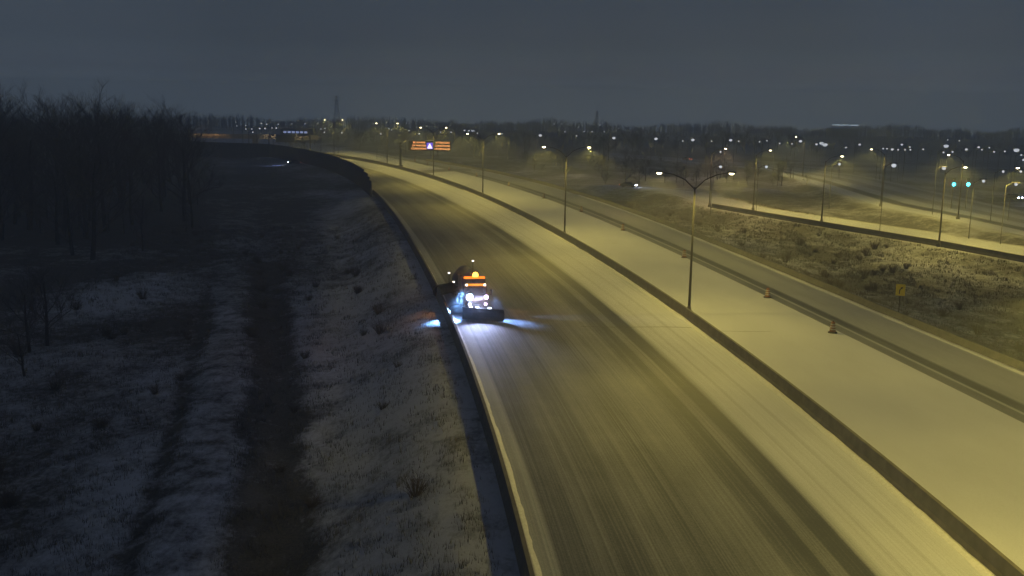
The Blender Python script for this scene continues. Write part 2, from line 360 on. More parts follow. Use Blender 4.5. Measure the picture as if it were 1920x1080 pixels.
def drift(par, f, dx, w, hgt, y0=20, y1=260):
    # ragged windrow of snow left against the foot of the wall
    k = MB(); n = 0; o0 = par.location
    for y in np.arange(y0, y1, .8):
        sq = math.sqrt(1+(tangent(f, y).x/tangent(f, y).y)**2); a_ = .6*mnoise.noise(Vector((y*.2, dx, 1)))+.4*mnoise.noise(Vector((y*1.3, dx, 5)))
        ww = w*(1+.45*a_); hh_ = hgt*(1+.7*a_); x0_ = f(y)+dx*sq
        for q_, z_ in ((0, .02), (0, max(.06, hh_)), (.45, max(.04, hh_*.75)), (1, .012)): k.v.append((x0_+q_*ww*sq-o0.x, y-o0.y, z_+.05-o0.z-.05))
        if n:
            b_ = 4*n
            for j in range(3): k.f.append((b_-4+j, b_-3+j, b_+1+j, b_+j)); k.m.append(0)
        n += 1
    k.build('snow_drift', capm, par, True)
drift(BL[0], Lx, -.03, .4, .10); drift(BL[1], Mx, -.02, -.45, .16); drift(BL[1], Mx, .75, .5, .22); drift(BL[2], Qx, -.02, -.5, .12, 70, 250)
# ------------------------------------------------------------------ noise wall
wallm = mat('wall_panel', (.05, .05, .052), .9, var=.3, scale=.8); postm = mat('wall_post', (.07, .07, .07), .85)
wp = [Vector((Lx(y)-1.7, y, 0)) for y in np.arange(236, 408, .5)]
lastp = wp[-1]; dirn = Vector((-1, .36, 0)).normalized()
for i in range(160): lastp = lastp + dirn*.5; wp.append(lastp.copy())
o = thing('noise_wall', 'tall dark noise wall curving beside the far lanes behind the grass verge', 'wall', wp[0])
acc = 0; knots = [wp[0]]; prev = wp[0]
for p in wp[1:]:
    acc += (p-prev).length; prev = p
    if acc >= 5.0: knots.append(p); acc = 0
for i in range(len(knots)-1):
    a_, b_ = knots[i], knots[i+1]; h = 3.6 if i == 0 else 4.1 if i == 1 else 4.6 if i < 4 else 5.0
    c_ = (a_+b_)/2-wp[0]; d = b_-a_; rz = math.atan2(d.y, d.x)
    k = MB(); k.box((c_.x, c_.y, h/2-.8), (d.length-.34, .16, h+1.6), rz); k.box((c_.x, c_.y, h+.05), (d.length-.34, .26, .1), rz); k.build('panel', wallm, o)
    k = MB(); k.box((a_.x-wp[0].x, a_.y-wp[0].y, h/2-.7), (.34, .34, h+1.75), rz); k.build('post', postm, o)
# ------------------------------------------------------------------ street lamps
steel = mat('galvanised_steel', (.032, .03, .027), .7, .0); dsteel = mat('lamp_housing', (.06, .06, .06), .6)
lens_s = emis('sodium_lens', (1, .82, .5), 14); lens_o = emis('orange_lens', (1, .72, .42), 12)
def lampdata(col, power, name, ang=162):
    l = bpy.data.lights.new(name, 'SPOT'); l.energy = power; l.color = col; l.spot_size = math.radians(ang); l.spot_blend = .25; l.shadow_soft_size = .25
    # roadway optics: the luminaire throws more light sideways than straight down
    l.use_nodes = True; t = l.node_tree; t.nodes.clear(); o_ = N(t, 'ShaderNodeOutputLight'); e_ = N(t, 'ShaderNodeEmission'); c_ = N(t, 'ShaderNodeTexCoord'); x_ = N(t, 'ShaderNodeSeparateXYZ')
    t.links.new(c_.outputs['Normal'], x_.inputs[0])
    def mt(op, a, b=None, clamp=False):
        n = N(t, 'ShaderNodeMath', operation=op); n.use_clamp = clamp
        for i_, v in enumerate((a, b)):
            if v is None: continue
            if isinstance(v, (int, float)): n.inputs[i_].default_value = v
            else: t.links.new(v, n.inputs[i_])
        return n
    zz = mt('MAXIMUM', mt('ABSOLUTE', x_.outputs['Z']).outputs[0], .05).outputs[0]
    ty = mt('DIVIDE', x_.outputs['Y'], zz).outputs[0]; tx = mt('ABSOLUTE', mt('DIVIDE', x_.outputs['X'], zz).outputs[0]).outputs[0]
    al = mt('MINIMUM', mt('POWER', mt('ADD', mt('MULTIPLY', ty, ty).outputs[0], 1.).outputs[0], 1.0).outputs[0], 4.).outputs[0]
    cut = mt('MULTIPLY', mt('SUBTRACT', 2.1, tx).outputs[0], 1.5, True).outputs[0]
    ac = mt('ADD', mt('MULTIPLY', mt('MINIMUM', tx, 2.).outputs[0], .55).outputs[0], 1.).outputs[0]
    m_ = mt('MULTIPLY', mt('MULTIPLY', al, cut).outputs[0], mt('MULTIPLY', ac, .55).outputs[0])
    t.links.new(m_.outputs[0], e_.inputs[1]); t.links.new(e_.outputs[0], o_.inputs[0])
    return l
LD = {}
def street_lamp(x, y, az, label, arms=(1, -1), hp=13.5, up=1.5, reach=3.5, power=4600, col=SODIUM, group='street lamps on the highway median', lit=True, r=.15, lens=None):
    o = thing('street_lamp', label, 'street lamp', (x, y, 0), az, group)
    k = MB(); k.tube([(0, 0, .5), (0, 0, 5), (0, 0, hp)], [r, r*.8, r*.55], 10); k.build('pole', steel, o, True)
    k = MB(); k.box((0, 0, .22), (.62, .62, .5)); k.lathe([(.26, .47), (.24, .6), (.17, .95), (.15, 1.0)], n=12); k.build('base', conc, o)
    for s_ in arms:
        k = MB(); k.tube([(0, 0, hp-.25), (s_*reach*.3, 0, hp+up*.5), (s_*reach*.65, 0, hp+up*.85), (s_*reach, 0, hp+up)], [.06, .055, .05, .045], 8); k.build('arm', steel, o, True)
        k = MB(); hx = s_*(reach+.35)
        k.lathe([(.02, .14), (.2, .12), (.3, .02), (.3, -.04), (.02, -.045)], n=12)
        k.v = [(hx+a_*1.6, b_, hp+up+c_) for a_, b_, c_ in k.v]
        hd = k.build('lamp_head', dsteel, o, True)
        k = MB(); k.lathe([(.2, -.05), (.19, -.12), (.12, -.19), (.01, -.21)], n=12)
        k.v = [(hx+a_*1.3, b_, hp+up+c_) for a_, b_, c_ in k.v]
        k.build('lens', lens or (lens_s if lit else dsteel), hd, True)
        if lit:
            key = (tuple(col), power)
            if key not in LD: LD[key] = lampdata(col, power, 'lamp_light')
            L = link('lamp_light', LD[key], hd, (hx, 0, hp+up-.28))
    return o
def med_az(y): 
    t_ = tangent(Mx, y); return math.atan2(t_.y, t_.x)-PI/2
LAB = {37.5: 'double-arm street lamp on the median standing nearest the camera', 104.1: 'tall double-arm street lamp on the median, largest in view, right of the plough truck',
       168.1: 'double-arm street lamp on the median, second nearest the camera', 242.3: 'double-arm street lamp on the median, third nearest the camera',
       301.2: 'double-arm street lamp on the median whose pole crosses in front of the message sign', 359.2: 'double-arm street lamp on the median just left of the message sign post'}
for y in (-26, 37.5, 104.1, 168.1, 242.3, 301.2, 359.2, 420):
    street_lamp(Mx(y)+1.15, y, med_az(y), power=5600 if y == 37.5 else 4300, label=LAB.get(y, 'double-arm street lamp on the far end of the median beyond the message sign' if y > 400 else 'double-arm street lamp on the median behind the camera'))
# right hand lamps
RL = [((1540, 418), 1.2, (1,), 'single-arm street lamp on the grass by the ramp, left of the two right-hand poles', SODIUM),
      ((1651, 387), 1.2, (-1,), 'street lamp on the near edge of the upper road, over the wide snow shoulder', SODIUM),
      ((1760, 462), .9, (1,), 'tall street lamp with one curved arm beside the ramp barrier at the right', SODIUM),
      ((1796, 411), .9, (-1,), 'street lamp on the snow shoulder of the upper road behind the tall curved-arm lamp', SODIUM),
      ((1412, 394), 1.2, (1,), 'street lamp at the join of the ramp and the orange lit road', SODIUM),
      ((1330, 388), 1.2, (1,), 'orange street lamp over the start of the ramp behind the largest median lamp', ORANGE),
      ((1505, 331), 1.2, (-1,), 'far street lamp on the bend of the upper road above the ramp', SODIUM),
      ((1930, 470), .9, (-1,), 'street lamp beside the ramp at the right edge of the view', SODIUM)]
for (px, py), az, arms, lb, cl in RL:
    p = at(px, py); street_lamp(p.x, p.y, az-PI/2, lb, arms, hp=12, up=1.1, reach=2.6, power=4600 if cl is SODIUM else 3600, col=cl, group='street lamps by the right-hand roads', lens=lens_s if cl is SODIUM else lens_o)
# ------------------------------------------------------------------ far lamps: pole with a lit head, one mesh each
def far_lamp_mesh(name, col, st, rad, hgt, mast=.05):
    k = MB(); k.tube([(0, 0, 0), (0, 0, hgt)], [mast*1.4, mast], 6); k.tube([(0, 0, hgt-.3), (.9, 0, hgt+.25), (1.5, 0, hgt+.3)], .06, 5)
    k.box((1.6, 0, hgt+.38), (1.1, .5, .18)); k.lathe([(rad*.6, .28), (rad, .0), (rad*.75, -rad*.6), (.01, -rad*.85)], (1.6, 0, hgt), 10, 1)
    return k.mesh(name, [dsteel, emis(name+'_glow', col, st)])
PROT = {'w': ('tiny white street lamp among the distant city lights', (.85, .9, 1.0), .6, .25), 'y': ('dim yellow street lamp among the distant city lights', (1, .8, .5), .7, .3),
        'B': ('large blue-white floodlight burning above the far tree line', (.45, .62, 1.0), 9, .95), 'W': ('bright white floodlight above the far tree line', (.85, .93, 1), 4, .45),
        'O': ('bright warm street lamp in a row in front of the far tree line', (1, .82, .68), 9, .55), 'g': ('small greenish lamp in the cluster of lights above the overpass', (.4, 1, .65), 1.2, .4),
        'V': ('violet-white lamp on a pole beyond the upper road', (.5, .45, 1), 9, .45)}
FM = {k: far_lamp_mesh('lamp_and_pole', v[1], v[2], v[3], 12.0 if k in 'OV' else 10.0) for k, v in PROT.items()}
FL = [  # kind, pixel x, y
 ('w', 391, 227), ('w', 442, 229), ('w', 444, 236), ('w', 461, 235), ('w', 461, 242), ('w', 472, 242), ('w', 474, 248), ('g', 487, 241), ('g', 490, 231), ('g', 500, 233), ('g', 497, 241), ('w', 510, 240), ('w', 522, 233), ('g', 518, 240), ('y', 547, 232), ('y', 572, 232), ('y', 596, 231), ('w', 602, 242), ('w', 608, 248), ('w', 609, 241),
 ('y', 641, 249), ('w', 670, 229), ('y', 700, 232), ('w', 714, 251), ('w', 725, 230), ('w', 729, 241), ('w', 734, 244), ('w', 762, 231), ('w', 767, 245), ('y', 786, 251), ('w', 800, 237), ('w', 826, 248), ('y', 844, 235), ('y', 846, 248),
 ('W', 871, 244.5), ('W', 879, 245), ('B', 887, 244.5), ('w', 878, 228), ('w', 882, 226), ('w', 912, 229), ('w', 949, 228), ('W', 964, 227), ('W', 986, 228), ('y', 941, 251), ('y', 895, 250),
 ('W', 1039, 232), ('W', 1053, 232), ('w', 1063, 232), ('w', 1059, 247), ('W', 1125, 234.5), ('w', 1129, 229), ('w', 1155, 227), ('w', 1081, 255), ('w', 1192, 236), ('w', 1110, 247), ('w', 1095, 247), ('w', 1133, 247), ('w', 1085, 238), ('w', 1160, 241),
 ('O', 1013, 253.5), ('O', 1151, 258.5), ('O', 1230, 260), ('O', 1299, 262), ('O', 1370, 262.5), ('O', 1501, 264.5), ('w', 1280, 264.5), ('w', 1394, 246), ('w', 1334, 265), ('w', 1385, 265), ('w', 1424, 266), ('w', 1462, 269), ('w', 1438, 264), ('w', 1485, 270), ('w', 1351, 285),
 ('B', 1541, 268), ('B', 1547, 270.5), ('W', 1531, 270.5), ('W', 1612, 271), ('w', 1586, 277), ('W', 1691, 271), ('w', 1656, 279), ('w', 1663, 279), ('W', 1673, 280), ('w', 1684, 281), ('w', 1697, 281), ('w', 1707, 281), ('w', 1731, 280), ('w', 1706, 276),
 ('B', 1774, 273), ('w', 1777, 262.5), ('w', 1799, 264), ('W', 1812, 280), ('W', 1835, 276), ('w', 1841, 281), ('w', 1855, 277), ('w', 1769, 286), ('y', 1786, 285), ('w', 1864, 285), ('w', 1884, 284), ('B', 1906, 280.5), ('w', 1915, 291), ('y', 1919, 300),
 ('V', 1676, 310), ('W', 1770, 315), ('y', 1574, 308), ('y', 1437, 313), ('y', 1351, 313), ('w', 1844, 340), ('w', 1905, 346), ('w', 1881, 322), ('w', 1914, 322)]
first_of = {}
for i, (k, px, py) in enumerate(FL):
    hgt = (12.0 if k in 'OV' else 10.0); y0 = 185+.0159*px
    p = at(px, py, hgt); dpt = p.y
    if dpt > 900: p = Vector((p.x*900/dpt, 900, hgt)); 
    sc = 1.0
    lb, cl, st, rad = PROT[k]
    if k == 'V': lb = 'violet-white lamp on a pole beyond the upper road'
    if px == 1770: lb = 'white lamp glowing beside the head of the tall curved-arm lamp'
    gr = {'w': 'tiny white lights of the distant city', 'y': 'dim yellow lamps of the distant city', 'B': 'blue-white floodlights beyond the trees', 'W': 'bright white lights beyond the trees', 'O': 'warm lamps in a row before the far trees', 'g': 'greenish lamps beyond the overpass', 'V': None}[k]
    ob = link('distant_lamp', FM[k], None, (p.x-1.6, p.y, 0.)); tag(ob, lb, 'lamp', gr)
for px, py in ((1299, 262), (1370, 262.5), (1501, 264.5), (1230, 260), (1013, 253.5), (1151, 258.5)):
    p = at(px, py, 12.); key = (ORANGE, 1100)
    if key not in LD: LD[key] = lampdata((1, .74, .4), 1100, 'lamp_light')
    link('lamp_light', LD[key], None, (p.x, p.y, 11.4))
# ------------------------------------------------------------------ bare trees
barkm = mat('bark', (.045, .04, .036), .95, var=.4, scale=2); twigm = mat('twigs', (.09, .085, .085), .95, var=.3)
def tree_protos(n, seed0, hgt=20., dens=1., trunkf=.3):
    out = []
    for s_ in range(n):
        R = random.Random(seed0+s_); T = MB(); K = MB()
        lean = Vector((R.uniform(-.06, .06), R.uniform(-.06, .06), 1))
        tp = [Vector((0, 0, -1.0))]; z = 0
        for i in range(6): tp.append(Vector((lean.x*z+R.uniform(-.15, .15), lean.y*z+R.uniform(-.15, .15), z))); z += hgt*.13
        T.tube(tp, [.36, .32, .27, .22, .18, .13, .08], 7)
        def grow(p, d, L, r, lv):
            q = p; pts = [p]; dd = d.copy()
            for i in range(3 if lv < 3 else 2):
                dd = (dd+Vector((R.uniform(-.2, .2), R.uniform(-.2, .2), R.uniform(-.05, .22)))).normalized(); q = q+dd*(L/(3 if lv < 3 else 2)); pts.append(q)
            K.tube(pts, list(np.linspace(r, r*.45, len(pts))), 4 if lv < 2 else 3, cap=False)
            if lv >= 4: return
            nb = (int(5*dens), int(5*dens), int(4*dens), int(3*dens))[lv-1] if lv >= 1 else 4
            for i in range(nb):
                t_ = R.uniform(.3, 1.); ix = min(len(pts)-2, int(t_*(len(pts)-1))); fr = t_*(len(pts)-1)-ix
                b0 = pts[ix].lerp(pts[ix+1], min(1, fr))
                a_ = R.uniform(0, 2*PI); side = Vector((math.cos(a_), math.sin(a_), R.uniform(-.1, .7)))
                grow(b0, (dd*.9+side*.75).normalized(), L*R.uniform(.45, .7), r*.5, lv+1)
        for i in range(int(9*dens)):
            t_ = R.uniform(trunkf, 1.0); z = t_*hgt*.65; a_ = i*2.4+R.uniform(-.4, .4); b0 = Vector((lean.x*z, lean.y*z, z))
            grow(b0, Vector((math.cos(a_), math.sin(a_), .7+1.1*t_)).normalized(), hgt*R.uniform(.24, .36)*(1.15-.35*t_), .11*(1.2-.6*t_), 1)
        out.append((T.mesh('trunk', barkm), K.mesh('crown', twigm)))
    return out
TP = tree_protos(6, 11, trunkf=.14, dens=1.05)
def tree(x, y, z, hgt, label, group, name='bare_tree', protos=TP, base=20.):
    tm, cm = random.choice(protos); sc = hgt/base
    o_ = thing(name, label, 'tree', (x, y, z), random.uniform(0, 6.3), group); o_.scale = (sc*random.uniform(1.0, 1.35),)*2+(sc,)
    link('trunk', tm, o_); link('crown', cm, o_); return o_
placed = []
def spaced(p, d):
    for q in placed:
        if (q[0]-p[0])**2+(q[1]-p[1])**2 < d*d: return False
    placed.append(p); return True
# left wood: behind a line running from near left to the overpass end
cnt = 0; tries = 0
while cnt < 85 and tries < 9000:
    tries += 1
    y = random.uniform(135, 330); px = random.uniform(-120, 375)
    x = (px-960)/F*y*1.02
    front = 150+ (px > 200)*25 + 20*math.sin(px*.03)
    if y < front: continue
    if not spaced((x, y), 5.2): continue
    hh = random.uniform(19, 27) if px < 240 else random.uniform(16, 21)
    hh = random.uniform(.66, 1.05)*(21.4+3+(187-np.interp(px, [0, 60, 170, 225, 250, 275, 340, 375], [168, 182, 160, 172, 200, 176, 188, 215]))*y/F); hh = min(hh, 27 if px < 240 else 23)
    z, _ = terrain(x, y)
    tree(x, y, z, hh, 'bare leafless tree in the dark wood left of the noise wall', 'bare trees in the dark left-hand wood'); cnt += 1
for px, py, h, lb in [(55, 655, 9, 'slender bare sapling standing alone low in the left foreground, left of its pair'), (88, 640, 10, 'slender bare sapling standing alone low in the left foreground, right of its pair'), (45, 700, 6, 'small bare sapling on the snow at the far left below the pair')]:
    p = at(px, py, -3); tree(p.x, p.y, terrain(p.x, p.y)[0], h, lb, 'saplings on the left foreground')
for i in range(55):
    px = random.uniform(-60, 380); y = random.uniform(160, 300) if px < 330 else random.uniform(190, 300); x = (px-960)/F*y*1.02
    tree(x, y, terrain(x, y)[0], random.uniform(4, 9), 'low bare scrub tree under the taller trees of the dark left wood', 'undergrowth of the dark left-hand wood')
# far tree line across the horizon
FT = tree_protos(3, 51, dens=1.2, trunkf=.1)
for i in range(150):
    px = 520+1480*(i+random.random())/150; dist = random.uniform(430, 640)
    top = np.interp(px, [520, 600, 650, 780, 820, 850, 885, 900, 960, 1050, 1130, 1200, 1270, 1320, 1350, 1380, 1420, 1480, 1530, 1600, 1700, 1800, 1920], [262, 250, 240, 244, 236, 217, 236, 246, 244, 240, 248, 240, 250, 248, 242, 250, 243, 245, 262, 275, 276, 284, 282])
    hor = 185+.0159*px; z = 21.4-(top-hor)*dist/F+random.uniform(-3, .3)
    x = (px-960)/F*dist
    if x > 60 and dist < 470: dist += 80
    tree(x, dist, -.2, max(5, z), 'bare tree in the far dark tree line beyond the highway', 'far tree line beyond the highway', protos=FT)
for i in range(60):   # thicker low growth between the roads
    px = random.uniform(960, 1560); py = random.uniform(300, 345) if px < 1260 else random.uniform(328, 348)
    p = at(px, py)
    if p.y < 250 and px > 1100: continue
    if inband(p.x, p.y, upN, upF) or inband(p.x, p.y, rampN, rampF) or p.x-Qx(p.y) < 8: continue
    tree(p.x, p.y, -.3, random.uniform(3.5, 7.5), 'low bare tree in the dark ground between the opposite lanes and the upper road', 'low trees between the highway and the upper road', protos=FT)
# ------------------------------------------------------------------ shrubs
def bush_mesh(seed):
    R = random.Random(seed); k = MB()
    for i in range(70):
        a_ = R.uniform(0, 6.3); r0 = R.uniform(0, .3); h = R.uniform(.5, 1.5); sp_ = R.uniform(.2, .9)
        p0 = Vector((math.cos(a_)*r0, math.sin(a_)*r0, -.2)); p2 = Vector((math.cos(a_)*(r0+sp_), math.sin(a_)*(r0+sp_), h)); p1 = p0.lerp(p2, .5)+Vector((0, 0, .15))
        k.tube([p0, p1, p2], [.02, .014, .006], 3, cap=False)
        for j in range(3):
            b0 = p1.lerp(p2, R.random()); k.tube([b0, b0+Vector((R.uniform(-.3, .3), R.uniform(-.3, .3), R.uniform(.1, .4)))], [.009, .004], 3, cap=False)
    return k.mesh('shrub', mat('dry_stems', (.09, .07, .045), .9))
BS = [bush_mesh(i) for i in range(3)]
n = 0
while n < 110:
    if n < 55:
        y = random.uniform(45, 190); l = random.uniform(5, 45); x = Lx(y)-l; lab = 'dry leafless shrub poking from the snowy grass left of the highway'; gr = 'shrubs left of the highway'
        if abs(x-pathx(y)) < 2.5: continue
    else:
        y = random.uniform(90, 240); x = Qx(y)+random.uniform(2.5, 34); lab = 'dry leafless shrub on the grass between the opposite lanes and the ramp'; gr = 'shrubs right of the opposite lanes'
        if seg_d((x, y), rampN) < 5 or inband(x, y, rampN, rampF) or inband(x, y, upN, upF): continue
    z, _ = terrain(x, y); o = link('shrub', random.choice(BS), None, (x, y, z), random.uniform(0, 6)); sc = random.uniform(.5, 1.15); o.scale = (sc, sc, sc*random.uniform(.6, 1))
    tag(o, lab, 'shrub', gr); n += 1
# ------------------------------------------------------------------ tall dry grass
def grass(name, region, count, label):
    v = []; f = []; made = 0; R = random.Random(5)
    while made < count:
        x, y, ok, hs = region(R)
        if not ok: continue
        z, cv = terrain(x, y)
        if R.random() < cv*.9: continue
        cl_ = mnoise.noise(Vector((x*.45, y*.35, 3)))+.6*mnoise.noise(Vector((x*1.6, y*1.3, 6)))
        if R.random() > .45+1.3*cl_: continue
        for b_ in range(3):
            a_ = R.uniform(0, 6.3); h = R.uniform(.08, .36)*hs*(1+.9*max(0, cl_)); w = R.uniform(.008, .02)*(1+y/150); dx, dy = R.uniform(-.3, .3)*h, R.uniform(-.3, .3)*h; ox, oy = R.uniform(-.2, .2), R.uniform(-.2, .2); o_ = len(v)
            v += [(x+ox-w*math.cos(a_), y+oy-w*math.sin(a_), z-.05), (x+ox+w*math.cos(a_), y+oy+w*math.sin(a_), z-.05), (x+ox+dx, y+oy+dy, z+h)]; f.append((o_, o_+1, o_+2))
        made += 1
    me = bpy.data.meshes.new(name); me.from_pydata(v, [], f); me.materials.append(mat('dry_grass', (.12, .11, .09), .9, var=.5, scale=.6))
    return tag(link(name, me), label, 'grass', kind='stuff')
def regL(R):
    y = 42+R.random()**1.6*160; x = Lx(y)-R.uniform(1.6, 48)
    if abs(x-pathx(y)) < 1.7 and y < 150 and R.random() < .93: return 0, 0, False, 1
    return x, y, True, 1
def regR(R):
    y = 60+R.random()**1.3*190; x = Qx(y)+R.uniform(.8, 40)
    if seg_d((x, y), rampN) < 2 or inband(x, y, rampN, rampF) or inband(x, y, upN, upF): return 0, 0, False, 1
    return x, y, True, 1.15
grass('dry_grass', regL, 42000, 'tall dry grass poking through snow on the verge left of the highway')
grass('dry_grass', regR, 30000, 'tall dry grass on the slope between the opposite lanes and the ramp')
# ------------------------------------------------------------------ traffic barrels
org = mat('barrel_orange', (.22, .07, .02), .6); wht = mat('barrel_white', (.35, .34, .32), .5); blk = mat('barrel_rubber', (.02, .02, .02), .9)
def barrel_meshes():
    k = MB(); k.lathe([(.01, 1.12), (.17, 1.11), (.2, 1.05), (.2, .98), (.215, .97), (.225, .75), (.24, .74), (.255, .5), (.27, .49), (.285, .25), (.3, .24), (.31, .09)], n=18); b0 = k.mesh('body', org)
    ms = []
    for r0, r1, z0, z1 in ((.229, .237, .93, .79), (.258, .266, .69, .55), (.289, .296, .45, .31)):
        k = MB(); k.lathe([(r0-.012, z0+.003), (r0, z0), (r1, z1), (r1-.012, z1-.003)], n=18); ms.append(k.mesh('stripe', wht))
    k = MB(); k.lathe([(.47, 0), (.48, .04), (.44, .1), (.315, .12)], n=8); k.box((0, 0, 1.16), (.2, .05, .1)); ms2 = k.mesh('rubber_base', blk)
    return b0, ms, ms2
b0, stripes, rb = barrel_meshes()
BP = [(1561, 624), (1439, 558), (1283, 483), (1168, 432), (1090, 397), (1020, 372), (954, 349), (894, 331), (842, 319), (802, 310), (778, 303)]
ordn = ['nearest the camera', 'second nearest', 'third nearest', 'fourth nearest', 'fifth nearest', 'sixth nearest', 'seventh nearest', 'eighth nearest', 'just past the message sign', 'tiny and second farthest', 'tiny and farthest']
for i, (px, py) in enumerate(BP):
    p = at(px, py); o = thing('traffic_barrel', 'orange and white traffic barrel on the median snow edge, '+ordn[i], 'traffic barrel', (p.x, p.y, .004), random.uniform(0, 3), 'traffic barrels along the median edge')
    link('body', b0, o); link('rubber_base', rb, o)
    for st_ in stripes: link('stripe', st_, o)
# ------------------------------------------------------------------ yellow curve sign
p = at(1687, 600); o = thing('curve_sign', 'yellow right-curve warning sign with black arrow behind the far barrier', 'road sign', (p.x+.6, p.y+2.0, 0), -.42)
k = MB(); k.box((0, .06, 1.5), (.09, .09, 3.2)); k.build('post', steel, o)
k = MB(); k.box((0, 0, 2.85), (.92, .03, 1.22)); k.build('panel', mat('sign_yellow', (.62, .5, .03), .5, var=.06), o)
k = MB(); bm_ = [(-.14, 2.42), (-.03, 2.42), (-.03, 2.72), (.0, 2.86), (.1, 2.98), (.16, 2.92), (.24, 3.2), (-.03, 3.12), (.03, 3.05), (-.1, 2.92), (-.14, 2.74)]
k.prism(bm_, -.028, -.018); k.build('arrow', mat('sign_black', (.01, .01, .01), .6), o)
# ------------------------------------------------------------------ electronic message sign
p = at(751, 313.5); pc = at(805, 314.5, 0.); az = math.atan2(pc.x, pc.y)*-1
o = thing('message_sign', 'overhead electronic message sign with orange text and a lit warning triangle', 'message sign', (p.x, p.y, 0), 0)
sf = p.y/F   # metres per survey pixel at this distance
k = MB(); k.tube([(0, 0, -.1), (0, 0, 8.6)], [.42, .34], 12); k.box((0, 0, .3), (1.5, 1.5, .9)); k.build('post', steel, o)
dz = lambda yp: 21.4-(yp-(185+.0159*800))*p.y/F*1.005
z0, z1 = dz(281), dz(262.5); x0, x1 = (766-751)*sf, (845-751)*sf
k = MB()
for yy in (-.9, .9):
    k.tube([(0, yy*.3, 7.6), (x0-.6, yy, z1+.1), (x1, yy, z1+.1)], .14, 6); k.tube([(0, yy*.3, 6.9), (x0-.5, yy, z0+.2), (x0+.6, yy, z0+.2)], .12, 6)
for i in range(9):
    xx = x0+(x1-x0)*i/8; k.tube([(xx, -.9, z1+.1), (xx, .9, z1+.1)], .07, 5)
k.tube([(x0-.5, -.9, z0+.2), (x0-.5, -.9, z1+.1)], .12, 6); k.tube([(x0-.5, .9, z0+.2), (x0-.5, .9, z1+.1)], .12, 6)
k.build('truss_arm', mat('truss_steel', (.45, .45, .43), .5, .3), o)
bk = MB(); bk.box(((x0+x1)/2, 0, (z0+z1)/2), (x1-x0, 1.1, z1-z0)); bd = bk.build('display_cabinet', mat('cabinet_black', (.012, .012, .012), .6), o)
amber = emis('amber_led', (1, .38, .12), 1.6)
def text(body, size, x, z, yf, parent, name, mt, sx=1.):
    cu = bpy.data.curves.new(name, 'FONT'); cu.body = body; cu.size = size; cu.align_x = 'CENTER'; cu.align_y = 'CENTER'; cu.extrude = .01; cu.offset = .012*size
    ob = bpy.data.objects.new(name, cu); C.objects.link(ob); bpy.context.view_layer.update()
    me_ = bpy.data.meshes.new_from_object(ob.evaluated_get(bpy.context.evaluated_depsgraph_get())); bpy.data.objects.remove(ob)
    me_.materials.clear(); me_.materials.append(mt); r = link(name, me_, parent, (x, yf, z)); r.rotation_euler = (PI/2, 0, 0); r.scale = (sx, 1, 1); return r
def fit(body, w, hgt, x, z):
    r = text(body, hgt*1.4, x, z, -.57, bd, 'text', amber)
    wd = max(v.co.x for v in r.data.vertices)-min(v.co.x for v in r.data.vertices); r.scale = (w/wd, 1, 1)
LX = lambda px: (px-751)*sf
ZL = [dz(265.6), dz(271.3), dz(276.8)]
fit('BE AWARE', 22.5*sf, .62, LX(786), ZL[0]); fit('OF WINTER', 26*sf, .62, LX(785.5), ZL[1]); fit('CONDITIONS', 28*sf, .62, LX(785.5), ZL[2])
fit('ATTENTION', 25.5*sf, .62, LX(829.5), ZL[0]); fit('CONDITIONS', 28*sf, .62, LX(829), ZL[1]); fit('HIVERNALES', 28*sf, .62, LX(829), ZL[2])
k = MB(); k.box((LX(805.7), -.57, dz(271.3)), (11.5*sf, .03, 11.5*sf)); k.build('pictogram_panel', emis('violet_led', (.16, .1, .75), 1.0), bd)
k = MB(); k.prism([(LX(800.8), dz(276)), (LX(810.6), dz(276)), (LX(805.7), dz(266.4))], -.62, -.59); k.build('warning_triangle', emis('white_led', (1, .82, 1), 1.6), bd)
# ------------------------------------------------------------------ far gantry, overpass, pylons
p = at(520, 296); o = thing('sign_gantry', 'dim sign gantry spanning the far lanes beyond the noise wall', 'gantry', (p.x, p.y+20, 0)); k = MB()
for xx in (0, 9): k.tube([(xx*1.9-8, 0, 0), (xx*1.9-8, 0, 8.3)], .22, 6)
k.build('post', steel, o); k = MB()
for zz in (7.2, 8.3): k.tube([(-8, 0, zz), (9.1, 0, zz)], .13, 5)
for i in range(9): k.tube([(-8+i*1.9, 0, 7.2), (-6.1+i*1.9, 0, 8.3)], .07, 4)
k.build('truss', steel, o)
k = MB(); k.box((-1, -.3, 7.0), (8, .1, 3)); k.build('sign_panel', mat('sign_back', (.2, .2, .17), .5), o)
pc = at(455, 286); o = thing('overpass', 'pale concrete overpass with one pier crossing the far highway behind the wood', 'bridge', (pc.x, pc.y+22, 0), .06)
pale = mat('pale_concrete', (.55, .47, .36), .85, scale=.4)
k = MB(); k.box((0, 0, 3.2), (1.9, 3.5, 6.6)); k.build('pier', pale, o)
k = MB(); k.box((-2, 0, 5.9), (62, 9, 1.1)); k.build('deck', pale, o)
k = MB(); k.box((-2, -4.6, 6.8), (62, .3, 1.2)); k.build('parapet', pale, o)
for yy in (-9,):
    L = link('lamp_light', lampdata((1, .8, .5), 500, 'lamp_light'), None, (pc.x+14, pc.y+10, 12))  # added light without a fixture, brightens the overpass deck
    L = link('lamp_light', lampdata(ORANGE, 450, 'lamp_light'), None, (pc.x-20, pc.y+10, 12))
latm = mat('pylon_steel', (.05, .05, .055), .7)
